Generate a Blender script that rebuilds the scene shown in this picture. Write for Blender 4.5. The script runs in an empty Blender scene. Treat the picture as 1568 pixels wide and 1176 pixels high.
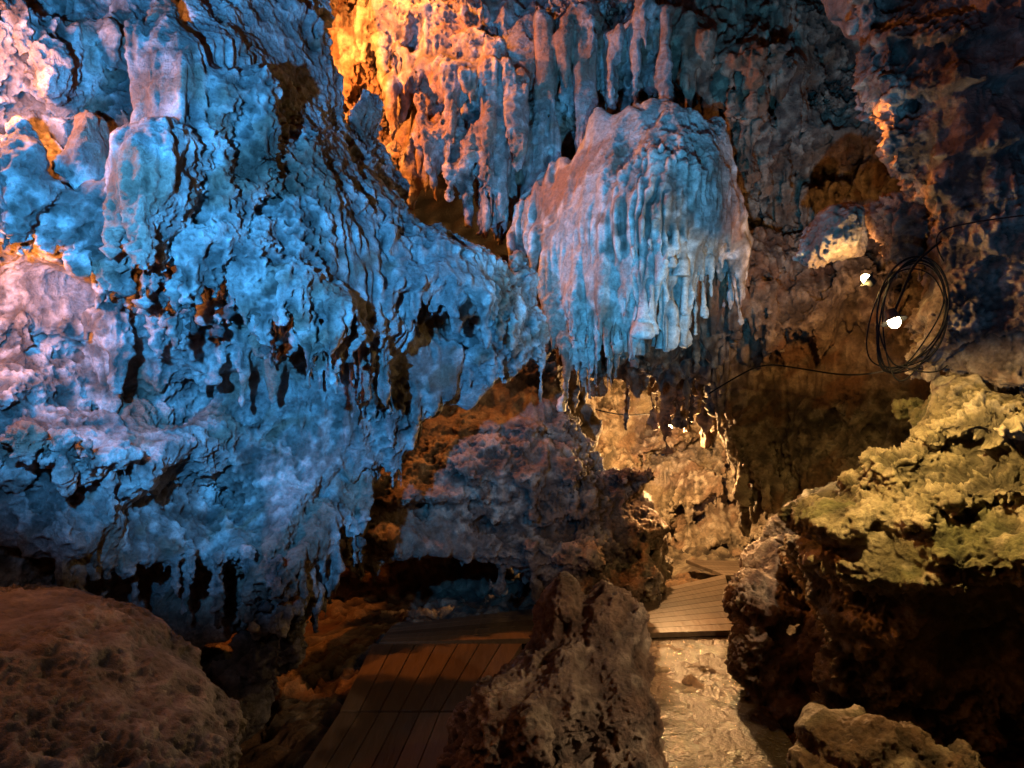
import bpy, math, numpy as np, time
from mathutils import Vector
T0=time.time()
CAM_Z=2.6; F=1045.0
Q=1.0   # voxel scale
def P(bx,by,d):
    """image pixel (bx, by) and chosen depth d -> world metres"""
    return np.array([(bx-784)/F*d, d, CAM_Z-(by-588)/F*d])

# ------------------------------------------------------------------ materials
PAL={}
def rock_mat(name, c1, c2, c3, rough=0.62, bump=1.0, spec=0.4, stain=None):
    m=bpy.data.materials.new(name); m.use_nodes=True
    nt=m.node_tree; N=nt.nodes; L=nt.links
    b=N['Principled BSDF']; tc=N.new('ShaderNodeTexCoord')
    at=N.new('ShaderNodeAttribute'); at.attribute_name='rock_colour'
    n=N.new('ShaderNodeTexNoise'); n.inputs['Scale'].default_value=30; n.inputs['Detail'].default_value=5; n.inputs['Roughness'].default_value=.78
    L.new(tc.outputs['Object'],n.inputs['Vector'])
    cm=N.new('ShaderNodeMapRange'); cm.inputs[1].default_value=.3; cm.inputs[2].default_value=.68; cm.inputs[3].default_value=.5; cm.inputs[4].default_value=1.3
    L.new(n.outputs[0],cm.inputs[0]); sc=N.new('ShaderNodeVectorMath'); sc.operation='SCALE'
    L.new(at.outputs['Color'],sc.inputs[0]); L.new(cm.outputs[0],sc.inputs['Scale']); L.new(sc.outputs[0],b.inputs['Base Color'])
    rr=N.new('ShaderNodeMapRange'); rr.inputs[1].default_value=.3; rr.inputs[2].default_value=.7; rr.inputs[3].default_value=rough-.22; rr.inputs[4].default_value=rough+.25
    L.new(n.outputs[0],rr.inputs[0]); L.new(rr.outputs[0],b.inputs['Roughness'])
    b.inputs['Specular IOR Level'].default_value=spec
    bp=N.new('ShaderNodeBump'); bp.inputs['Strength'].default_value=1.0; bp.inputs['Distance'].default_value=.05*bump
    L.new(n.outputs[0],bp.inputs['Height']); L.new(bp.outputs[0],b.inputs['Normal'])
    PAL[name]=(np.array(c1),np.array(c2),np.array(c3),None if stain is None else np.array(stain))
    return m
def simple_mat(name,col,rough=.5,metal=0,emit=None,es=0,spec=.5):
    m=bpy.data.materials.new(name); m.use_nodes=True; b=m.node_tree.nodes['Principled BSDF']
    b.inputs['Base Color'].default_value=(*col,1); b.inputs['Roughness'].default_value=rough; b.inputs['Metallic'].default_value=metal; b.inputs['Specular IOR Level'].default_value=spec
    if emit: b.inputs['Emission Color'].default_value=(*emit,1); b.inputs['Emission Strength'].default_value=es
    return m
M_blue=rock_mat('limestone_pale',(.39,.38,.36),(.21,.20,.18),(.57,.56,.53),stain=(.26,.19,.13))
M_ceil=rock_mat('limestone_warm',(.38,.32,.27),(.24,.19,.16),(.5,.45,.4),stain=(.3,.17,.1))
M_curt=rock_mat('flowstone',(.38,.38,.33),(.22,.20,.16),(.5,.49,.43),rough=.5,bump=.5,stain=(.24,.14,.09))
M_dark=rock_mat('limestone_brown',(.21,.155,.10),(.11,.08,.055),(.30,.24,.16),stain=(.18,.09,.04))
M_brown=rock_mat('limestone_earthy',(.24,.18,.135),(.14,.10,.075),(.35,.29,.22),rough=.5,spec=.5,stain=(.16,.095,.06))
M_grey=rock_mat('limestone_grey',(.19,.175,.17),(.12,.11,.105),(.27,.255,.25),rough=.55,spec=.4,stain=(.14,.12,.105))
M_yel=rock_mat('limestone_mossy',(.32,.28,.17),(.15,.13,.07),(.46,.40,.27),stain=(.14,.15,.06))
M_far=rock_mat('limestone_ochre',(.40,.31,.2),(.22,.15,.10),(.5,.41,.3),stain=(.28,.17,.1))

# ------------------------------------------------------------------ voxel rock builder
def wmat(n,vox,sp,rng):
    c=np.arange(n)*vox/sp+rng.random(); i=np.floor(c).astype(int); t=(c-i)
    W=np.zeros((n,i.max()+5),np.float32); r=np.arange(n)
    W[r,i]=(1-t)**3/6; W[r,i+1]=(3*t**3-6*t**2+4)/6; W[r,i+2]=(-3*t**3+3*t**2+3*t+1)/6; W[r,i+3]=t**3/6
    return W
def noise(shape,vox,sp,seed):
    rng=np.random.default_rng(seed)
    Ws=[wmat(n,vox,s,rng) for n,s in zip(shape,sp)]
    R=rng.standard_normal([w.shape[1] for w in Ws]).astype(np.float32)
    A=np.tensordot(Ws[0],R,(1,0))
    if len(shape)==2: return (A@Ws[1].T)*2.1
    A=np.matmul(Ws[1],A); return (A@Ws[2].T)*3.0
TAB=np.random.default_rng(99).standard_normal(64**3).astype(np.float32)
ROT=np.array(Vector((1,2,3)).to_track_quat('X','Z').to_matrix()).astype(np.float32)
def pnoise(p,sp,seed,rot=True):
    q=(p@ROT.T if rot else p)/np.array(sp,np.float32)+seed*7.31
    i=np.floor(q).astype(np.int64); f=(q-i).astype(np.float32); f=f*f*(3-2*f); i&=63; j=(i+1)&63
    out=0
    for a,(ia,wa) in enumerate(((i[:,0],1-f[:,0]),(j[:,0],f[:,0]))):
        for ib,wb in((i[:,1],1-f[:,1]),(j[:,1],f[:,1])):
            for ic,wc in((i[:,2],1-f[:,2]),(j[:,2],f[:,2])):
                out=out+TAB[(ia*64+ib)*64+ic]*(wa*wb*wc)
    return out*1.9
def smin(a,b,k):
    h=np.clip(.5+.5*(b-a)/k,0,1); return b*(1-h)+a*h-k*h*(1-h)
def smax(a,b,k): return -smin(-a,-b,k)
def poly_sdf(X,Z,V):
    d=np.full(X.shape,1e9,np.float32); s=np.ones(X.shape,np.float32); n=len(V)
    for i in range(n):
        ax,az=V[i]; bx,bz=V[i-1]; ex,ez=bx-ax,bz-az; wx,wz=X-ax,Z-az
        t=np.clip((wx*ex+wz*ez)/(ex*ex+ez*ez+1e-9),0,1)
        d=np.minimum(d,(wx-ex*t)**2+(wz-ez*t)**2)
        c1=Z>=az; c2=Z<bz; c3=ex*wz>ez*wx
        f=(c1&c2&c3)|(~c1&~c2&~c3); s=np.where(f,-s,s)
    return s*np.sqrt(d)
def tps(pts,vals,X,Z):
    n=len(pts); r=np.sqrt(((pts[:,None]-pts[None])**2).sum(-1))
    A=np.zeros((n+3,n+3)); A[:n,:n]=-r; A[:n,n]=1; A[:n,n+1:]=pts; A[n:,:n]=A[:n,n:].T
    w=np.linalg.lstsq(A,np.r_[vals,0,0,0],rcond=None)[0]
    D=w[n]+w[n+1]*X+w[n+2]*Z
    for i in range(n): D=D-w[i]*np.sqrt((X-pts[i,0])**2+(Z-pts[i,1])**2)
    return D.astype(np.float32)
def spikes(xs,ys,cell,L,seed,p=1.3,dens=.8):
    rng=np.random.default_rng(seed); X,Y=np.meshgrid(xs,ys,indexing='ij')
    wob=noise(X.shape,xs[1]-xs[0],(cell*.4,cell*.4),seed+5)*cell*.10
    nx=int((xs[-1]-xs[0])/cell)+4; ny=int((ys[-1]-ys[0])/cell)+4
    jx=rng.random((nx,ny)); jy=rng.random((nx,ny)); h=rng.random((nx,ny))**1.6*(rng.random((nx,ny))<dens); rr=.6+.5*rng.random((nx,ny))
    ix=np.floor((X-xs[0])/cell).astype(int)+1; iy=np.floor((Y-ys[0])/cell).astype(int)+1
    out=np.zeros(X.shape,np.float32)
    for a in(-1,0,1):
        for b in(-1,0,1):
            I=np.clip(ix+a,0,nx-1);J=np.clip(iy+b,0,ny-1)
            cx=xs[0]+(I-1+jx[I,J])*cell; cy=ys[0]+(J-1+jy[I,J])*cell
            r=np.sqrt((X-cx)**2+(Y-cy)**2)+wob
            out=np.maximum(out,L*h[I,J]*np.clip(1-r/(cell*.75*rr[I,J]),0,1)**p)
    return out
def surface_nets(d,org,vox):
    for ax in range(3):
        sl=[slice(None)]*3
        for e in(0,-1): sl[ax]=e; d[tuple(sl)]=np.maximum(d[tuple(sl)],.02)
    S=d<0
    cnt=np.zeros(tuple(n-1 for n in d.shape),np.int8)
    for a in(0,1):
        for b in(0,1):
            for c in(0,1): cnt+=S[a:a+cnt.shape[0],b:b+cnt.shape[1],c:c+cnt.shape[2]]
    act=(cnt>0)&(cnt<8); I=np.argwhere(act); n=len(I)
    idx=np.full(act.shape,-1,np.int32); idx[act]=np.arange(n)
    cor={}
    for a in(0,1):
        for b in(0,1):
            for c in(0,1): cor[a,b,c]=d[I[:,0]+a,I[:,1]+b,I[:,2]+c]
    acc=np.zeros((n,3),np.float32); w=np.zeros(n,np.float32)
    for ax in range(3):
        for u in(0,1):
            for v in(0,1):
                o=[u,v]; o.insert(ax,0); q=list(o); q[ax]=1
                A=cor[tuple(o)];B=cor[tuple(q)]; m=(A<0)!=(B<0)
                t=np.where(m,A/np.where(m,A-B,1),0)
                p=np.zeros((n,3),np.float32); p[:]=o; p[:,ax]=t
                acc+=p*m[:,None]; w+=m
    co=(I+acc/w[:,None])*vox+org
    quads=[]
    for ax in range(3):
        s0=[slice(1,-1)]*3; s1=[slice(1,-1)]*3; s0[ax]=slice(0,-1); s1[ax]=slice(1,None)
        A=S[tuple(s0)];B=S[tuple(s1)]; E=np.argwhere(A!=B)
        off=np.array([1,1,1]); off[ax]=0; E=E+off
        inside=S[E[:,0],E[:,1],E[:,2]]
        o1=(ax+1)%3;o2=(ax+2)%3; e1=np.zeros(3,int);e1[o1]=1; e2=np.zeros(3,int);e2[o2]=1
        q=np.stack([idx[tuple((E-a).T)] for a in (e1+e2,e2,np.zeros(3,int),e1)],1)
        q[~inside]=q[~inside][:,::-1]; quads.append(q)
    return co.astype(np.float32),np.concatenate(quads)
def drop_islands(co,q,minv=1500):
    """remove loose fragments so no rock crumb floats in the air"""
    lab=np.arange(len(co))
    for _ in range(200):
        m=lab[q].min(1); new=lab.copy(); np.minimum.at(new,q.ravel(),np.repeat(m,4)); new=new[new]; new=new[new]
        if (new==lab).all(): break
        lab=new
    cnt=np.bincount(lab,minlength=len(co)); keep=cnt[lab]>=min(minv,cnt.max())
    q=q[keep[q[:,0]]]; rem=np.cumsum(keep)-1
    return co[keep],rem[q].astype(np.int32)
def subdiv(co,q):
    n=len(co); a=q.astype(np.int64); b=np.roll(a,-1,1); key=np.minimum(a,b)*n+np.maximum(a,b)
    u,inv=np.unique(key.ravel(),return_inverse=True); inv=inv.reshape(key.shape)
    mid=(co[u//n]+co[u%n])/2; cen=co[q].mean(1)
    e=n+inv; c=n+len(u)+np.arange(len(q)); ep=np.roll(e,1,1)
    nq=np.stack([a,e,np.broadcast_to(c[:,None],a.shape),ep],-1).reshape(-1,4)
    return np.concatenate([co,mid,cen]).astype(np.float32),nq
def vnormals(co,q):
    fn=np.cross(co[q[:,2]]-co[q[:,0]],co[q[:,3]]-co[q[:,1]]); N=np.zeros_like(co)
    for k in range(3):
        for j in range(4): N[:,k]+=np.bincount(q[:,j],fn[:,k],len(co))
    return N/(np.linalg.norm(N,axis=1,keepdims=True)+1e-12)
def mesh_obj(name,co,q,mat,smooth=True,col=None):
    me=bpy.data.meshes.new(name); me.vertices.add(len(co)); me.vertices.foreach_set('co',np.asarray(co,np.float32).ravel())
    me.loops.add(q.size); me.loops.foreach_set('vertex_index',q.astype(np.int32).ravel())
    me.polygons.add(len(q)); me.polygons.foreach_set('loop_start',np.arange(0,q.size,q.shape[1],dtype=np.int32))
    me.update(calc_edges=True)
    me.polygons.foreach_set('use_smooth',np.full(len(me.polygons),smooth))
    if col is not None:
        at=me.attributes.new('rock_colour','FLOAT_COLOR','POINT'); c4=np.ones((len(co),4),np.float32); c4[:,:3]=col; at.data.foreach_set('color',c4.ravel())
    me.materials.append(mat); ob=bpy.data.objects.new(name,me); bpy.context.collection.objects.link(ob); return ob
def finish(name,co,q,mat,rough,flute,seed,sub=True):
    if sub: co,q=subdiv(co,q)
    Nn=vnormals(co,q)
    r1=.7-np.abs(pnoise(co,(.075,.075,.10),seed+1)); r2=.7-np.abs(pnoise(co,(.036,.036,.045),seed+3))
    h=.007*pnoise(co,(.13,.13,.15),seed)+.009*r1+.006*r2+.0035*pnoise(co,(.018,)*3,seed+2)
    h=h*rough*np.clip(.95+.45*pnoise(co,(.5,)*3,seed+9),.25,1.9)
    if flute:
        fm=np.clip(.45+.7*pnoise(co,(.6,)*3,seed+12),0,1.5)*np.clip(1-np.abs(Nn[:,2]),0,1)
        h=h+flute*fm*(np.abs(pnoise(co,(.05,.05,.6),seed+4,False))-.75)
    c1,c2,c3,st=PAL[mat.name]
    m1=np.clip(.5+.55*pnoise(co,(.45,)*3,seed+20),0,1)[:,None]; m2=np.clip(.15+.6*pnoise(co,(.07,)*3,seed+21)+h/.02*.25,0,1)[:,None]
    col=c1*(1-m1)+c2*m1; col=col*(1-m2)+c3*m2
    if st is not None:
        m3=np.clip(pnoise(co,(.3,.3,.6),seed+23)-.5+.4*pnoise(co,(.08,.08,.2),seed+24),0,1)[:,None]*.8; col=col*(1-m3)+st*m3
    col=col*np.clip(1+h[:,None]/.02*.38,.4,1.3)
    co=co+Nn*h[:,None]
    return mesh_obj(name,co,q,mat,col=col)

DEF=dict(big=.08,lump=.08,flute=.03,mid=.015,fine=.005,strat=0.0)
def rock(name,mat,vox,ctrl=None,outline=None,T=1.0,taper=.5,tier=None,drips=(),blobs=(),holes=(),cones=(),nz={},seed=1,
         planes=0,k=.25,edge_k=.2,c=.8,auto=0,alen=.35,arad=.05,rough=1.0,pf=.012,sub=True,tight=.62,steps=(),fringe=0,flen=.3,minv=1500):
    vox=vox*Q; nz={**DEF,**nz}
    if ctrl is not None:
        C=[P(*q) for q in ctrl]
        for ln,ext in steps:      # overhanging lips: front point, and a deeper point just beneath it
            for s in ln:
                p=P(*s); C+=[p+np.array([0,0,.05]),p+np.array([0,ext,-.06])]
        C=np.array(C); O=np.array([P(*q) for q in outline])
        ylo=C[:,1].min()-.7; yhi=C[:,1].max()+T
        lo=np.array([O[:,0].min()-.3,ylo,O[:,2].min()-.3]); hi=np.array([O[:,0].max()+.3,yhi,O[:,2].max()+.3])
    else: lo=np.full(3,1e9);hi=np.full(3,-1e9)
    for b in blobs:
        p=P(*b[:3]); r=np.array(b[3:6]); lo=np.minimum(lo,p-r-.25);hi=np.maximum(hi,p+r+.25)
    for cn in cones:
        for q in((cn[0],cn[1],cn[4]),(cn[2],cn[3],cn[4])): p=P(*q); lo=np.minimum(lo,p-.4);hi=np.maximum(hi,p+.4)
    if drips: lo[2]-=max(L for _,L in drips)
    if auto: lo[2]-=alen*.6
    n=((hi-lo)/vox).astype(int)+1
    xs=lo[0]+np.arange(n[0])*vox; ys=lo[1]+np.arange(n[1])*vox; zs=lo[2]+np.arange(n[2])*vox
    if ctrl is not None:
        X,Z=np.meshgrid(xs,zs,indexing='ij')
        D=tps(C[:,[0,2]],C[:,1],X,Z); D=np.clip(D,C[:,1].min()-.3,C[:,1].max()+.5)
        if tier:
            h,amp=tier
            ph=Z/h+noise(X.shape,vox,(.9,.9),seed+77)*.45+noise(X.shape,vox,(.25,.25),seed+78)*.08
            t=ph-np.floor(ph); msk=np.clip(.55+.5*noise(X.shape,vox,(1.0,.6),seed+79),0,1.3)
            prof=np.where(t<.12,t/.12,(1-t)/.88); D=D-amp*msk*(prof-.4)
        E=poly_sdf(X,Z,O[:,[0,2]])+noise(X.shape,vox,(.3,.3),seed+80)*.04
        Y=ys[None,:,None].astype(np.float32); D=D[:,None,:].astype(np.float32); E=E[:,None,:].astype(np.float32)
        d=(D-Y)*c; d=smax(d,E+taper*np.maximum(Y-D,0),edge_k); d=np.maximum(d,(Y-D-T)*.8)
    else: d=np.full(tuple(n),.6,np.float32)
    def local(p,r,pad=.3):
        s=[]
        for a in range(3):
            i0=max(0,int((p[a]-r[a]-pad-lo[a])/vox)); i1=min(n[a],int((p[a]+r[a]+pad-lo[a])/vox)+2); s.append(slice(i0,max(i0+1,i1)))
        return tuple(s),xs[s[0]][:,None,None],ys[s[1]][None,:,None],zs[s[2]][None,None,:]
    def ell(p,r,x,y,z):
        a,b_,c_=(x-p[0]),(y-p[1]),(z-p[2])
        k0=np.sqrt((a/r[0])**2+(b_/r[1])**2+(c_/r[2])**2); k1=np.sqrt((a/r[0]**2)**2+(b_/r[1]**2)**2+(c_/r[2]**2)**2)+1e-4
        return (k0*(k0-1)/k1).astype(np.float32)
    def cone(a,b,r0,kk,r1=.010,pw=.8):
        s,x,y,z=local((a+b)/2,np.abs(a-b)/2+r0,.12); ab=b-a
        if 0 in d[s].shape: return
        t=np.clip(((x-a[0])*ab[0]+(y-a[1])*ab[1]+(z-a[2])*ab[2])/(ab@ab),0,1)
        e=np.sqrt((x-a[0]-t*ab[0])**2+(y-a[1]-t*ab[1])**2+(z-a[2]-t*ab[2])**2)-(r0+(r1-r0)*t**pw)
        d[s]=np.where(e<.12,smin(d[s],e.astype(np.float32),kk),d[s])
    rng=np.random.default_rng(seed+9)
    for b in blobs:
        p=P(*b[:3]); r=np.array(b[3:6]); s,x,y,z=local(p,r); e=ell(p,r,x,y,z)
        for _ in range(planes):
            v=rng.standard_normal(3); v/=np.linalg.norm(v)
            R=np.sqrt(((r*v)**2).sum())*(tight+.25*rng.random())
            e=smax(e,((x-p[0])*v[0]+(y-p[1])*v[1]+(z-p[2])*v[2]-R).astype(np.float32),.025)
        d[s]=smin(d[s],e,(k if ctrl is None else .12) if planes==0 else .05)
    for b in holes:
        p=P(*b[:3]); r=np.array(b[3:6]); s,x,y,z=local(p,r); d[s]=smax(d[s],-ell(p,r,x,y,z),.08)
    if drips:
        sft=np.zeros((n[0],n[1]),np.float32)
        for i,(cell,L) in enumerate(drips): sft=np.maximum(sft,spikes(xs,ys,cell,L,seed+31*i))
        sft/=vox; kk=np.arange(n[2])[None,None,:]
        for i0 in range(0,n[0],32):
            q=kk+sft[i0:i0+32,:,None]; i=np.minimum(q.astype(np.int32),n[2]-2); f=np.minimum(q-i,1)
            blk=d[i0:i0+32]; d[i0:i0+32]=np.take_along_axis(blk,i,2)*(1-f)+np.take_along_axis(blk,i+1,2)*f
    sh=tuple(n)
    if nz['big']: d+=nz['big']*noise(sh,vox,(.9,.9,.9),seed+1)
    if nz['lump']: d-=nz['lump']*(np.abs(noise(sh,vox,(.34,.34,.42),seed+2))-.8)
    for cn in cones: cone(P(cn[0],cn[1],cn[4]),P(cn[2],cn[3],cn[4]),cn[5],.10)
    if fringe:      # rows of stalactites along each lip
        for ln,ext in steps:
            W=np.array([P(*s) for s in ln]); 
            for a0,a1 in zip(W[:-1],W[1:]):
                m=max(1,int(np.linalg.norm(a1-a0)/fringe))
                for j in range(m):
                    if rng.random()<.2: continue
                    t=(j+rng.random())/m; a=a0*(1-t)+a1*t+np.array([0,.05+.2*rng.random()*ext,.10])
                    L=flen*(.3+rng.random()**1.8); b=a+np.array([rng.normal()*.03*L,rng.normal()*.03*L,-L-.10])
                    cone(a,b,arad*(.6+.8*rng.random())*(.6+.5*L/flen),.06,pw=.7+.5*rng.random())
    if auto:
        S=d<0; cand=np.argwhere(S[:,:,1:]&~S[:,:,:-1]); 
        cl=noise((n[0],n[1]),vox,(.5,.5),seed+15)
        w=np.clip(cl[cand[:,0],cand[:,1]]+.9,0.05,2); w/=w.sum()
        pick=cand[rng.choice(len(cand),min(auto,len(cand)),replace=False,p=w)]
        for c0 in pick:
            a=lo+c0*vox+np.array([0,0,.05]); L=alen*(.18+rng.random()**2.2); r0=arad*(.5+.8*rng.random())*(.5+.5*L/alen)
            b=a+np.array([rng.normal()*.05*L,rng.normal()*.05*L,-L-.05]); cone(a,b,r0,.05,pw=.6+.5*rng.random())
    if nz['flute']:
        m=np.clip(.6+.6*noise(sh,vox,(1,1,1),seed+11),0.1,1.6)
        d-=nz['flute']*m*(np.abs(noise(sh,vox,(.11,.11,.9),seed+3))-.8)
    if nz['strat']: d-=nz['strat']*(np.abs(noise(sh,vox,(1.1,1.1,.13),seed+4))-.8)
    if nz['mid']: d-=nz['mid']*(noise(sh,vox,(.14,.14,.18),seed+5))
    if nz['fine']: d-=nz['fine']*(noise(sh,vox,(.06,.06,.07),seed+6))
    co,q=surface_nets(d,lo,vox); del d
    co,q=drop_islands(co,q,minv)
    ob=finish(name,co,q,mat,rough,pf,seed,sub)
    print(name,sh,len(co),'t=%.1f'%(time.time()-T0)); return ob

# ------------------------------------------------------------------ rock masses
# left wall
rock('light_block_rock',M_blue,.021,
 ctrl=[(0,0,3.6),(0,100,3.8),(0,560,3.95),(0,600,3.8),(0,800,4.2),(0,900,4.3),(-150,560,3.8),(-150,440,4.2),(-150,0,3.2),(-150,900,3.8),(-150,250,3.5),
  (60,60,4.1),(130,100,4.4),(200,130,4.4),(60,180,4.1),(150,250,4.1),(330,60,4.1),(330,180,4.1),(290,260,4.1),(450,0,4.9),(510,0,5.5),(380,250,4.1),(470,200,4.45),(510,210,5.0),(560,200,5.7),(620,260,6.2),
  (330,340,4.0),(430,380,4.15),(520,420,4.4),(600,390,4.9),(800,400,6),(820,540,6),(750,590,5.8),(690,600,5.7),
  (130,540,4.5),(300,640,5.1),(400,600,5.1),(150,600,4.5),(500,620,5.1),(550,700,5.4),(350,740,5.2),(150,760,4.2),(100,800,4.2),(400,830,4.8),(500,900,5.1),(540,870,5.3),(620,560,5.3),
  (200,980,5.1),(420,960,4.3),(450,1020,4.5)],
 steps=[([(-60,360,3.5),(0,372,3.55),(60,350,3.6),(120,335,3.65),(170,350,3.65),(225,380,3.6),(270,372,3.8)],1.0),
        ([(310,398,3.9),(350,408,3.95),(395,430,4.0),(440,452,4.05),(500,475,4.15),(545,490,4.25)],.75),
        ([(610,438,4.85),(650,436,4.9),(700,446,4.95),(735,470,5.05)],.7),
        ([(0,500,4.0),(80,510,4.1),(150,500,4.1),(250,520,4.3)],.3),([(280,560,4.5),(340,535,4.55),(420,525,4.6)],.35),
        ([(0,690,3.6),(60,700,3.65),(120,705,3.7),(180,710,3.9)],.35),
        ([(60,860,4.0),(120,865,4.0),(220,872,4.3),(330,875,4.45),(430,890,4.4)],.6)],
 fringe=.065,flen=.18,
 outline=[(-250,-150,3.5),(500,-150,5.2),(505,0,5.3),(520,60,5.3),(560,150,5.5),(570,190,5.6),(620,235,6),(640,290,6),(680,325,6),(760,360,6),(800,370,6),(820,450,6),
  (835,530,6),(790,550,6),(755,575,5.8),(700,600,5.7),(655,635,5.5),(610,690,5.4),(575,770,5.3),(545,850,5.2),(520,920,5),(480,1000,4.5),(400,1030,4.4),(350,990,4.5),
  (250,1010,5),(100,1000,4.6),(-150,950,4.2),(-250,950,4)],
 T=.9,taper=.6,tier=(.7,.20),drips=((.42,.35),(.2,.25)),nz=dict(big=.04,lump=.035,flute=.018,mid=.012,fine=.006),
 auto=850,alen=.40,arad=.038,
 cones=[(690,540,690,612,5.6,.12),(750,540,748,605,5.7,.13),(820,500,822,560,5.9,.09),(790,500,792,556,5.9,.07),(660,560,658,635,5.6,.09),(720,550,718,600,5.7,.07),(770,530,772,570,5.8,.06),
  (395,140,400,250,4.1,.12),(350,130,340,240,4.0,.10),(300,480,298,520,4.7,.05),(520,470,522,530,4.25,.05),(380,430,378,490,4.05,.05)],
 blobs=[(225,285,3.62,.15,.16,.37),(262,130,3.9,.15,.16,.45),(28,275,3.5,.13,.16,.32),(132,205,3.75,.11,.14,.19),(80,115,3.8,.06,.10,.14),(170,320,3.75,.10,.12,.12),
  (125,800,4.1,.20,.25,.12)],
 holes=[(400,290,4.1,.09,.2,.10),(325,190,4.1,.13,.25,.16),(130,725,3.9,.10,.3,.05),(395,700,5.2,.15,.2,.17),(180,190,4.1,.12,.2,.15),(-40,435,3.8,.35,.3,.14)],
 seed=3,rough=1.05,pf=.014)
# upper back ceiling mass
rock('stalactite_ceiling',M_ceil,.03,
 ctrl=[(520,0,8),(700,50,7.5),(650,150,7.3),(760,150,7.2),(800,0,7.8),(900,50,7.3),(850,250,7.2),(700,280,7.6),(760,350,7.8),(640,230,7.8),(450,100,8),(950,150,7.3),(1000,0,7.5),(590,120,8.2)],
 outline=[(380,-160,8),(1060,-160,7.6),(1000,100,7.5),(960,170,7.5),(850,220,7.4),(800,280,7.5),(745,290,7.6),(680,270,7.7),(620,240,7.8),(560,220,8),(400,220,8)],
 steps=[([(560,60,7.6),(620,90,7.2),(680,110,7.1),(740,110,7.0),(800,120,7.0)],.6),([(640,210,7.3),(700,230,7.2),(760,230,7.2),(800,200,7.1)],.5),([(840,40,7.1),(900,60,7.0),(950,60,6.9),(1010,50,6.9)],.6)],
 fringe=.11,flen=.6,
 T=.9,taper=.4,tier=(.7,.4),drips=((.3,.8),(.17,.5)),auto=1000,alen=.9,arad=.06,
 cones=[(895,20,888,165,7.1,.12),(940,60,935,150,7.0,.1),(600,130,605,230,7.4,.1),(640,150,655,260,7.2,.11),(690,180,690,330,7.2,.11),(740,200,738,340,7.2,.1),(860,60,870,160,7.1,.1),(800,140,790,260,7.0,.09),(720,120,722,250,7,.09),(665,200,662,310,7.3,.08),(715,230,712,320,7.2,.08),(765,240,762,320,7.2,.08),(985,0,978,90,6.9,.09),(1020,20,1024,100,6.9,.08)],
 holes=[(605,75,7.6,.25,.4,.1),(745,330,7.7,.12,.3,.2)],nz=dict(big=.05,lump=.035,flute=.03,mid=.014,fine=.007),seed=14,rough=.95,pf=.015)
# flowstone curtain
rock('flowstone_curtain',M_curt,.024,
 ctrl=[(920,170,6.7),(1000,160,6.7),(1100,190,6.7),(1000,230,6.25),(1080,240,6.3),(1000,320,6.1),(1070,330,6.25),(900,300,6.5),(850,250,6.9),(820,300,7),(800,400,7),(980,430,6.15),(900,480,6.6),(850,520,6.8),(1060,430,6.45),(1130,420,6.9),(930,400,6.35),(1140,250,6.9)],
 outline=[(785,305,7),(850,228,6.9),(900,195,6.7),(925,160,6.7),(1030,152,6.7),(1095,185,6.7),(1115,230,6.7),(1128,300,6.7),(1155,360,6.8),(1140,395,6.8),(1105,370,6.6),(1080,390,6.4),(1040,425,6.3),(1000,440,6.2),(965,475,6.3),(955,525,6.5),(900,520,6.6),(860,510,6.8),(825,470,6.9),(800,380,7)],
 T=.8,taper=.35,drips=((.26,.4),(.12,.3)),auto=350,alen=.55,arad=.042,
 cones=[(1000,380,990,450,6.15,.14),(1135,380,1135,470,6.75,.10),(1055,400,1052,460,6.35,.09),(930,450,930,560,6.4,.09),(960,450,965,540,6.3,.07),(880,450,895,530,6.6,.08),(1020,420,1015,475,6.3,.07),(985,430,990,490,6.2,.06),(850,470,865,535,6.8,.09)],
 nz=dict(big=.04,lump=.02,flute=.055,mid=.003,fine=.002),seed=25,rough=.4,pf=.045)
# dark back wall with fringe
rock('light_block_rock',M_dark,.034,
 ctrl=[(900,0,8.0),(1000,0,7.6),(1100,60,7.2),(1200,50,7.2),(1150,150,7),(1300,100,7.8),(1250,300,8),(1100,500,7.7),(1250,500,7.5),(950,580,7.7),(870,530,7.7),(1350,500,7),(1150,600,8),(1300,650,7.3),(1400,300,7),(1180,720,7.5),(1600,300,6.5),(1450,650,6.8),(800,200,8.5)],
 outline=[(750,-180,8.5),(1650,-180,6.5),(1650,760,6.5),(1300,770,7.2),(1220,760,7.4),(1160,765,7.5),(1130,700,7.6),(1135,630,7.8),(1040,560,7.8),(960,540,7.7),(900,500,7.7),(850,480,7.7),(780,430,8),(750,300,8.5)],
 steps=[([(1040,60,6.9),(1100,90,6.9),(1150,110,6.85),(1210,90,7.0)],.9),([(1080,500,7.4),(1160,470,7.3),(1240,470,7.2),(1320,480,7.1)],.6),([(1180,280,7.6),(1260,300,7.4),(1340,280,7.2)],.5)],
 fringe=.11,flen=.5,
 T=1.0,taper=.3,tier=(.8,.5),drips=((.32,.7),(.18,.45)),auto=1100,alen=.8,arad=.05,
 cones=[(1150,90,1155,205,6.85,.12),(1080,60,1085,140,6.85,.1),(1190,80,1195,145,6.9,.09),(1115,90,1118,165,6.85,.08),(925,540,930,610,7.5,.09),(870,520,875,560,7.5,.08),(1180,440,1183,515,7.3,.09),(1130,470,1135,520,7.3,.08),(1090,500,1092,570,7.4,.08),(1050,560,1052,610,7.6,.08),(1100,610,1110,660,7.7,.08),(1270,450,1272,510,7.2,.08),(1055,30,1060,120,6.9,.1)],
 holes=[(1215,690,7.2,.16,.6,.5)],nz=dict(lump=.05,flute=.05,mid=.018,fine=.008),seed=41,rough=1.2,pf=.03)
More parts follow.
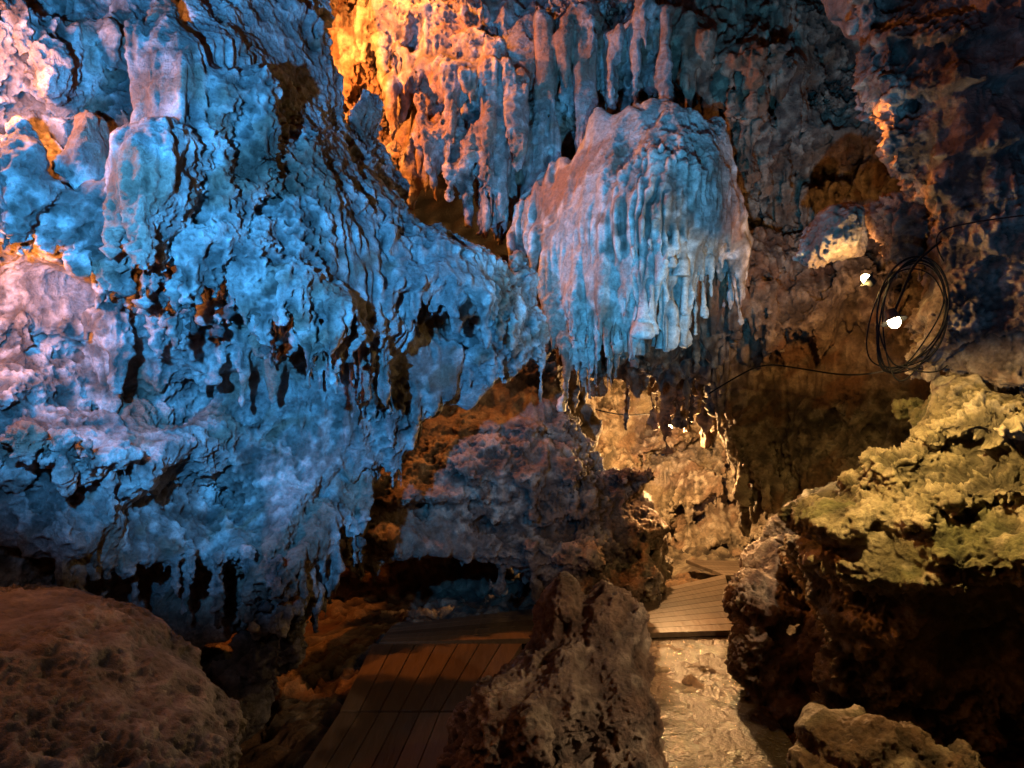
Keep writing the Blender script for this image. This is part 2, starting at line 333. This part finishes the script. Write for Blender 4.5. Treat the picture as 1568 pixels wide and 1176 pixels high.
# near right column
rock('limestone_column',M_brown,.022,
 ctrl=[(1350,0,5.1),(1400,150,4.9),(1460,100,4.7),(1420,280,4.8),(1500,200,4.7),(1568,100,4.7),(1568,400,4.6),(1480,400,4.8),(1480,550,4.8),(1568,560,4.6),(1700,300,4.5)],
 outline=[(1310,-130,5.1),(1345,60,5.0),(1378,150,4.9),(1385,270,4.8),(1412,325,4.8),(1460,335,4.7),(1450,420,4.7),(1425,470,4.7),(1440,520,4.7),(1455,570,4.7),(1568,620,4.5),(1850,620,4.5),(1850,-130,4.6)],
 T=.8,taper=.3,tier=(.6,.25),drips=((.2,.2),),auto=250,alen=.22,arad=.04,edge_k=.12,nz=dict(big=.04,lump=.06,mid=.02,fine=.01),seed=52,rough=1.4)
rock('limestone_lump',M_brown,.02,
 blobs=[(1275,350,5.3,.17,.2,.14),(1300,390,5.25,.13,.16,.12),(1262,365,5.3,.08,.1,.16),(1360,330,5.6,.24,.25,.2),(1380,370,5.6,.18,.2,.2)],
 auto=30,alen=.2,arad=.04,nz=dict(big=.02,lump=.07,mid=.02,flute=.02),seed=57,rough=1.5)
# lit ledge right
rock('rock_ledge',M_yel,.02,
 ctrl=[(1445,580,4.9),(1380,660,4.9),(1310,745,4.7),(1300,800,4.4),(1400,720,4.5),(1400,800,4.1),(1568,600,4.6),(1568,700,4.0),(1500,760,3.9),(1568,830,3.7),(1450,870,3.9),(1330,870,4.3),(1450,950,4.9),(1568,970,4.8),(1650,800,3.6),(1400,1100,5.0),(1568,1100,4.9),(1360,960,4.8)],
 outline=[(1450,575,4.9),(1385,655,4.9),(1350,700,4.8),(1300,735,4.7),(1275,800,4.4),(1277,860,4.4),(1320,910,4.4),(1350,1000,4.5),(1340,1100,4.5),(1320,1220,4.5),(1760,1220,4.2),(1760,560,4.4),(1568,560,4.6)],
 steps=[([(1330,905,4.2),(1400,918,4.0),(1470,918,3.9),(1568,912,3.8)],.7),([(1340,790,4.3),(1400,790,4.15),(1460,780,4.0),(1540,765,3.85)],.25),([(1440,690,4.3),(1500,680,4.1),(1560,660,4.0)],.2)],
 T=1.2,taper=.2,drips=((.15,.10),),nz=dict(big=.05,lump=-.07,flute=0,strat=.05,mid=.018,fine=.012),seed=63,rough=1.9,pf=0)
# mid lower outcrop
rock('rock_outcrop',M_brown,.03,
 ctrl=[(560,650,6.6),(700,650,7.2),(800,600,7.6),(860,640,7.4),(700,760,6.9),(600,820,6.5),(850,760,7.1),(950,740,7.4),(1000,760,8),(900,850,7),(800,860,7.2),(1000,850,7.9),(1050,880,8.4),(700,870,6.9),(920,650,8.2)],
 outline=[(480,560,6.6),(700,540,7.4),(850,540,7.8),(905,640,8),(925,695,7.8),(985,725,8),(1005,790,8.2),(1035,850,8.5),(1050,880,8.5),(1000,920,8),(900,910,7.2),(850,890,7),(800,865,6.8),(700,855,6.6),(500,865,6.4)],
 steps=[([(640,760,6.7),(720,740,6.8),(800,745,6.9),(880,740,6.9)],.3)],
 T=1.5,taper=.15,drips=((.12,.14),),blobs=[(950,725,7.5,.4,.4,.12),(975,800,7.7,.3,.5,.15),(930,880,7.3,.5,.5,.12)],auto=250,alen=.2,arad=.04,
 nz=dict(big=.10,lump=-.06,flute=.02,strat=.06,mid=.02,fine=.01),seed=71,rough=1.7,pf=0)
# rock mass added behind the outcrop to keep the far lamp's light out
rock('light_block_rock',M_dark,.05,ctrl=[(250,900,8.4),(600,850,8.5),(850,850,8.7),(600,980,8.5)],
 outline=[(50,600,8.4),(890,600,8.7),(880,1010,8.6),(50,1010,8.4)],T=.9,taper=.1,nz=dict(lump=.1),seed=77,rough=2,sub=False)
# far lit wall
rock('light_block_rock',M_far,.045,
 ctrl=[(880,560,11),(1000,600,11.5),(1100,650,11.5),(1050,780,11.2),(1180,780,10.6),(1250,700,10.5),(1000,700,11.5),(900,700,10.8),(1250,850,10)],
 outline=[(820,420,11),(1320,420,10.5),(1320,900,10.3),(1150,870,10.6),(1050,870,11),(850,900,11)],
 T=.8,taper=.1,tier=(1.2,.7),drips=((.4,.6),(.2,.3)),auto=200,alen=.6,arad=.08,nz=dict(flute=.07,lump=.08,mid=.03),seed=83,rough=1.6,pf=.04,minv=400)
# boulders right of path
rock('boulder',M_brown,.022,
 blobs=[(1230,830,6.6,.40,.4,.36),(1270,900,6.3,.3,.35,.55),(1180,880,6.3,.28,.35,.30),(1170,920,5.9,.36,.35,.24),(1165,1010,5.7,.30,.3,.36),(1262,1010,5.6,.28,.3,.42),(1290,1070,5.5,.25,.3,.35),(1210,1085,5.5,.4,.3,.15)],
 planes=7,tight=.7,nz=dict(big=.03,lump=-.03,flute=0,mid=.014,fine=.008),seed=91,rough=1.2,pf=0)
rock('boulder',M_brown,.02,blobs=[(1300,1120,4.1,.28,.3,.14),(1370,1160,3.9,.3,.3,.18),(1260,1180,4.0,.18,.2,.10),(1440,1200,3.8,.35,.3,.2)],planes=9,nz=dict(big=.02,lump=-.03,flute=0,mid=.02,fine=.01),seed=95,rough=1.3,pf=0)
# foreground stalagmite
rock('stalagmite',M_brown,.016,
 blobs=[(866,1005,4.6,.17,.24,.50),(935,1015,4.5,.23,.26,.50),(860,1080,4.4,.42,.40,.44),(930,1100,4.35,.30,.36,.50),(800,1130,4.2,.42,.42,.34),(740,1185,4.1,.26,.34,.22),(950,1190,4.1,.20,.34,.30),(850,1230,4.1,.6,.5,.36)],
 cones=[(862,1000,860,885,4.55,.17),(950,1015,930,902,4.5,.19)],
 planes=5,tight=.74,nz=dict(big=.02,lump=-.035,flute=.02,mid=.014,fine=.008),seed=103,rough=1.0,pf=.004)
# foreground left boulder
rock('boulder',M_grey,.018,
 blobs=[(-130,1190,2.7,1.05,1.2,.54),(60,1240,2.6,.70,.8,.36),(-60,1080,3.2,.66,.8,.30)],
 planes=0,nz=dict(big=.03,lump=-.02,flute=0,strat=.02,mid=.010,fine=.005),seed=113,rough=.8,pf=0)
rock('boulder',M_grey,.025,blobs=[(360,1080,4.9,.35,.3,.25),(420,1000,4.8,.2,.25,.2),(300,1060,5.2,.5,.4,.3)],planes=7,nz=dict(big=.02,lump=.05,flute=0),seed=118)

# ------------------------------------------------------------------ enclosing chamber + floor
def chamber():
    nu,nv=260,130; u=np.linspace(0,2*math.pi,nu,endpoint=False); v=np.linspace(-.5,math.pi/2*.999,nv)
    U,V=np.meshgrid(u,v,indexing='ij')
    w=noise((nu,nv),1,(7,7),5)*.25+np.abs(noise((nu,nv),1,(2.5,2.5),6))*.15
    w*=np.cos(V)
    w[-12:]=w[-12:]*np.linspace(1,0,12)[:,None]+w[:1]*np.linspace(0,1,12)[:,None]
    R=1-.06*w
    X=9.5*np.cos(V)*np.cos(U)*R; Y=5.5+8.5*np.cos(V)*np.sin(U)*R; Z=0+8.2*np.sin(V)*R
    co=np.stack([X,Y,Z],-1).reshape(-1,3).astype(np.float32); i=np.arange(nu)[:,None]; j=np.arange(nv-1)[None]
    a=i*nv+j; b=((i+1)%nu)*nv+j; q=np.stack([b,b+1,a+1,a],-1).reshape(-1,4)
    finish('cave_chamber',co,q,M_dark,6,0,5,False)
chamber()
def floor():
    n=520; xs=np.linspace(-9.5,9.5,n); ys=np.linspace(-3.5,14.5,n); X,Y=np.meshgrid(xs,ys,indexing='ij')
    Z=-.10+.05*noise((n,n),.037,(.8,.8),8)+.04*np.abs(noise((n,n),.037,(.2,.2),9))
    co=np.stack([X,Y,Z],-1).reshape(-1,3).astype(np.float32); i=np.arange(n-1)[:,None]; j=np.arange(n-1)[None]; a=i*n+j
    q=np.stack([a,a+n,a+n+1,a+1],-1).reshape(-1,4); finish('cave_floor',co,q,M_dark,2,0,6,False)
floor()
# wet path
def G(bx,by,z=0.0):
    d=(CAM_Z-z)*F/(by-588); return P(bx,by,d)
def wet_path():
    L=[(905,1260),(975,1180),(985,1100),(985,1030),(975,975)]; R=[(1300,1260),(1235,1180),(1190,1110),(1130,1040),(1130,975)]
    L=[G(*p,.03)[:2] for p in L]; R=[G(*p,.03)[:2] for p in R]; nu,nv=200,360
    t=np.linspace(0,4,nv); Lx=np.stack([np.interp(t,range(5),[p[k] for p in L]) for k in(0,1)],-1); Rx=np.stack([np.interp(t,range(5),[p[k] for p in R]) for k in(0,1)],-1)
    s=np.linspace(0,1,nu)[:,None,None]; XY=Lx[None]*(1-s)+Rx[None]*s
    Z=.06+.002*noise((nu,nv),.01,(.04,.04),4)+.006*noise((nu,nv),.01,(.5,.5),3)
    co=np.concatenate([XY,Z[...,None]],-1).reshape(-1,3); i=np.arange(nu-1)[:,None]; j=np.arange(nv-1)[None]; a=i*nv+j
    m=bpy.data.materials.new('wet_concrete'); m.use_nodes=True; N=m.node_tree.nodes; K=m.node_tree.links; b=N['Principled BSDF']
    tc=N.new('ShaderNodeTexCoord'); no=N.new('ShaderNodeTexNoise'); no.inputs['Scale'].default_value=48; no.inputs['Detail'].default_value=3; K.new(tc.outputs['Object'],no.inputs[0])
    bp=N.new('ShaderNodeBump'); bp.inputs['Strength'].default_value=1; bp.inputs['Distance'].default_value=.014; K.new(no.outputs[0],bp.inputs['Height']); K.new(bp.outputs[0],b.inputs['Normal'])
    n2=N.new('ShaderNodeTexNoise'); n2.inputs['Scale'].default_value=3; n2.inputs['Detail'].default_value=4; K.new(tc.outputs['Object'],n2.inputs[0])
    r=N.new('ShaderNodeMapRange'); r.inputs[1].default_value=.38;r.inputs[2].default_value=.62;r.inputs[3].default_value=.12; r.inputs[4].default_value=.42; K.new(n2.outputs[0],r.inputs[0]); K.new(r.outputs[0],b.inputs['Roughness'])
    cr=N.new('ShaderNodeValToRGB'); cr.color_ramp.elements[0].color=(.02,.014,.009,1); cr.color_ramp.elements[1].color=(.06,.043,.026,1); K.new(no.outputs[0],cr.inputs[0]); K.new(cr.outputs[0],b.inputs['Base Color'])
    b.inputs['Specular IOR Level'].default_value=.6
    mesh_obj('wet_path',co,np.stack([a,a+nv,a+nv+1,a+1],-1).reshape(-1,4)[:,::-1],m)
wet_path()
# boardwalk
def wood():
    m=bpy.data.materials.new('wet_wood'); m.use_nodes=True; N=m.node_tree.nodes; K=m.node_tree.links; b=N['Principled BSDF']
    tc=N.new('ShaderNodeTexCoord'); mp=N.new('ShaderNodeMapping'); mp.inputs['Scale'].default_value=(12,1.5,12); K.new(tc.outputs['Object'],mp.inputs[0])
    no=N.new('ShaderNodeTexNoise'); no.inputs['Scale'].default_value=2.5; no.inputs['Detail'].default_value=6; K.new(mp.outputs[0],no.inputs[0])
    cr=N.new('ShaderNodeValToRGB'); cr.color_ramp.elements[0].color=(.06,.042,.03,1); cr.color_ramp.elements[1].color=(.16,.115,.08,1); K.new(no.outputs[0],cr.inputs[0])
    ge=N.new('ShaderNodeNewGeometry'); hs=N.new('ShaderNodeMapRange'); hs.inputs[3].default_value=.65;hs.inputs[4].default_value=1.2; K.new(ge.outputs['Random Per Island'],hs.inputs[0])
    mm=N.new('ShaderNodeVectorMath'); mm.operation='SCALE'; K.new(cr.outputs[0],mm.inputs[0]); K.new(hs.outputs[0],mm.inputs['Scale']); K.new(mm.outputs[0],b.inputs['Base Color'])
    b.inputs['Roughness'].default_value=.28
    bp=N.new('ShaderNodeBump'); bp.inputs['Strength'].default_value=.6; bp.inputs['Distance'].default_value=.01; K.new(no.outputs[0],bp.inputs['Height']); K.new(bp.outputs[0],b.inputs['Normal'])
    return m
M_wood=wood()
def deck(A,B,C_,D_,n,z=.12,th=.05,gap=.05):
    A,B,C_,D_=[np.array(p[:2]) for p in(A,B,C_,D_)]; co=[];fc=[]
    for i in range(n):
        s0=(i+gap/2)/n; s1=(i+1-gap/2)/n
        c=[A*(1-s0)+B*s0,A*(1-s1)+B*s1,D_*(1-s1)+C_*s1,D_*(1-s0)+C_*s0]; b0=len(co)
        cen=sum(c)/4
        for f,zz in((1,z-th),(1,z-.006),(.0,z)):
            for p in c:
                dv=cen-p; l=np.linalg.norm(dv); pp=p if f else p+dv/l*.008; co.append((pp[0],pp[1],zz+.0))
        for k in range(4):
            k2=(k+1)%4
            fc.append((b0+k,b0+k2,b0+4+k2,b0+4+k)); fc.append((b0+4+k,b0+4+k2,b0+8+k2,b0+8+k))
        fc.append((b0+8,b0+9,b0+10,b0+11)); fc.append((b0+3,b0+2,b0+1,b0))
    return co,fc
allc=[];allf=[]
z=.12
def add_deck(A,B,C,D,n,zz):
    co,fc=deck(A,B,C,D,n,z=zz); o=len(allc); allc.extend(co); allf.extend([tuple(i+o for i in f) for f in fc])
add_deck(G(420,1240,z),G(690,1240,z),G(735,1090,z),G(520,1090,z),7,z)
add_deck(G(520,1088,z),G(735,1088,z),G(800,985,z),G(570,985,z),7,z)
add_deck(G(580,984,z),G(600,958,z),G(960,915,z),G(940,975,z),5,z+.004)
add_deck(G(940,972,z),G(958,915,z),G(1110,880,z),G(1135,966,z),10,z+.008)
add_deck(G(1112,882,z),G(1050,858,z),G(1190,862,z),G(1210,885,z),6,z+.012)
mesh_obj('boardwalk',np.array(allc),np.array(allf),M_wood,False)

# ------------------------------------------------------------------ lamps & cables
M_black=simple_mat('black_rubber',(.006,.006,.007),.85,spec=.15)
M_metal=simple_mat('lamp_housing',(.04,.04,.04),.4,.6)
def cable(name,paths,r):
    cu=bpy.data.curves.new(name,'CURVE'); cu.dimensions='3D'; cu.bevel_depth=r; cu.bevel_resolution=2; cu.materials.append(M_black)
    for pts in paths:
        sp=cu.splines.new('NURBS'); sp.points.add(len(pts)-1); sp.use_endpoint_u=True; sp.order_u=3
        for p,q in zip(sp.points,pts): p.co=(*q,1)
    o=bpy.data.objects.new(name,cu); bpy.context.collection.objects.link(o); return o
rg=np.random.default_rng(2)
loops=[]
for k in range(7):
    cx,cy=1390+rg.normal()*4,484+rg.normal()*4; rx=50+rg.normal()*4; ry=88+rg.normal()*5; dd=4.62+k*.010; pts=[]
    for a in np.linspace(.2,2*math.pi+.3,26):
        pts.append(P(cx+rx*math.cos(a)+7*math.sin(2*a+.4*k)+14*math.sin(a),cy-ry*math.sin(a)+4*math.sin(3*a+.5*k),dd+.06*math.cos(a)))
    loops.append(pts)
loops.append([P(1445,400,4.5),P(1420,360,4.45),P(1480,340,4.4),P(1568,330,4.2)])
loops.append([P(1380,560,4.5),P(1430,580,4.5),P(1450,560,4.6)])
cable('cable_coil',loops,.005)
cable('power_cable',[[P(1085,603,7.1),P(1130,575,7.0),P(1170,556,7.0),P(1230,565,6.9),P(1290,575,6.6),P(1345,572,5.5),P(1385,560,4.6)],
                     [P(905,625,9),P(950,638,9),P(1000,632,9.2),P(1022,645,9.3),P(1045,628,9.5)],
                     [P(1368,480,3.75),P(1385,440,4.0),P(1400,400,4.3),P(1440,370,4.45)]],.008)
M_glow=simple_mat('lamp_glass',(1,1,1),.3,0,(1,.78,.42),40)
def lamp_body(name,loc,r,aim):
    e=bpy.data.objects.new(name,None); bpy.context.collection.objects.link(e); e.location=loc
    e.rotation_euler=Vector(aim).to_track_quat('-Z','Y').to_euler()
    prof=[(.25,.95),(.45,.9),(.55,.3),(1.0,-.1),(1.08,-.15),(1.0,-.14),(.5,.22),(.0,.25)]
    n=24; co=[];f=[]
    for a in range(n):
        t=a/n*2*math.pi
        for x,zz in prof: co.append((x*r*math.cos(t),x*r*math.sin(t),zz*r))
    m=len(prof)
    for a in range(n):
        for j in range(m-1): f.append((a*m+j,((a+1)%n)*m+j,((a+1)%n)*m+j+1,a*m+j+1))
    h=mesh_obj('hood',np.array(co),np.array(f),M_metal); h.parent=e
    bpy.ops.mesh.primitive_uv_sphere_add(segments=20,ring_count=12,radius=r*.5); g=bpy.context.object; g.name='bulb'; g.scale=(1,1,1.25); g.location=(0,0,-.12*r); g.data.materials.append(M_glow); g.parent=e
    for p in g.data.polygons: p.use_smooth=True
    return e
lamp_body('cave_lamp',P(1022,652,9.3),.12,(0,-.3,-1))
lamp_body('cave_lamp',P(1368,490,3.75),.065,(.2,-.35,-1))
lamp_body('cave_lamp',P(1328,428,5.0),.065,(-.6,.2,.5))

def light(name,kind,loc,power,col,size=.05,aim=None,cone=60,blend=.5):
    l=bpy.data.lights.new(name,kind); l.energy=power; l.color=col; l.shadow_soft_size=size
    if kind=='SPOT': l.spot_size=math.radians(cone); l.spot_blend=blend
    o=bpy.data.objects.new(name,l); bpy.context.collection.objects.link(o); o.location=loc
    if aim is not None: o.rotation_euler=(Vector(aim)-Vector(loc)).to_track_quat('-Z','Y').to_euler()
    return o
BL=(.065,.41,1.0); BL2=(.09,.47,.95); OR=(1,.28,.05); YE=(1,.56,.22); YG=(1,.62,.20); WA=(1,.42,.13); WN=(1,.66,.40)
light('blue_floodlight','SPOT',(-1.3,1.2,3.1),1200,BL,.03,(-1.7,4.6,3.6),82,.6)
light('blue_floodlight','SPOT',(.6,1.8,1.9),1250,BL2,.04,P(990,230,7),52,.7)
light('blue_floodlight','SPOT',(1.2,1.5,2.2),150,BL,.05,P(1580,280,4.5),50,.6)
light('boulder_fill','POINT',P(-30,432,3.65),45,OR,.04)
light('boulder_fill','POINT',P(440,60,6.6),600,OR,.08)
light('boulder_fill','SPOT',P(600,-130,6.9),420,OR,.08,P(650,130,7.7),100,.5)
light('boulder_fill','POINT',P(-60,90,3.3),75,OR,.05)
light('boulder_fill','SPOT',P(1300,450,5.6),90,WA,.05,P(1280,300,8),120,.5)
light('boulder_fill','SPOT',P(1290,460,5.4),210,WN,.05,P(1220,930,6),60,.6)  # added spot, brightens the boulders right of the path
light('boulder_fill','SPOT',P(1270,200,5.4),75,OR,.05,P(1420,220,4.9),80,.5)
light('lamp_light','POINT',P(1022,668,9.15),470,YE,.04)
light('lamp_light','SPOT',P(1372,506,3.7),190,YG,.02,P(1490,800,4.1),118,.4)
light('lamp_light','POINT',P(1320,434,4.98),70,YG,.03)
light('fill_spot','SPOT',P(1060,640,8.4),330,WA,.04,P(1070,1060,5.3),70,.6)  # added spot from behind, gives the wet path its glints
light('fill_spot','SPOT',(2.3,3.0,2.2),170,WN,.05,P(910,1080,4.5),48,.8)  # added warm spot, brings up the front of the stalagmite
light('fill_spot','SPOT',(1.6,3.4,2.7),120,WN,.05,P(810,730,7),42,.9)  # added warm fill aimed at the mid outcrop
light('fill_spot','SPOT',(-1.3,.8,3.2),22,(1,.78,.80),.08,(-2.0,2.8,1.3),80,.9)  # weak added fill, lifts the top of the left boulder
w=bpy.data.worlds.new('World'); bpy.context.scene.world=w; w.use_nodes=True
sk=w.node_tree.nodes.new('ShaderNodeTexSky'); sk.sky_type='NISHITA'; sk.sun_disc=False; sk.sun_elevation=math.radians(2)
w.node_tree.links.new(sk.outputs[0],w.node_tree.nodes['Background'].inputs[0]); w.node_tree.nodes['Background'].inputs[1].default_value=.002
cam=bpy.data.cameras.new('Camera'); cam.lens=24; cam.sensor_width=36; cam.clip_end=200; co=bpy.data.objects.new('Camera',cam); bpy.context.collection.objects.link(co)
co.location=(0,0,CAM_Z); co.rotation_euler=(math.pi/2,0,0); bpy.context.scene.camera=co
s=bpy.context.scene; s.view_settings.view_transform='Standard'; s.view_settings.look='None'; s.view_settings.exposure=0
print('TOTAL',time.time()-T0)
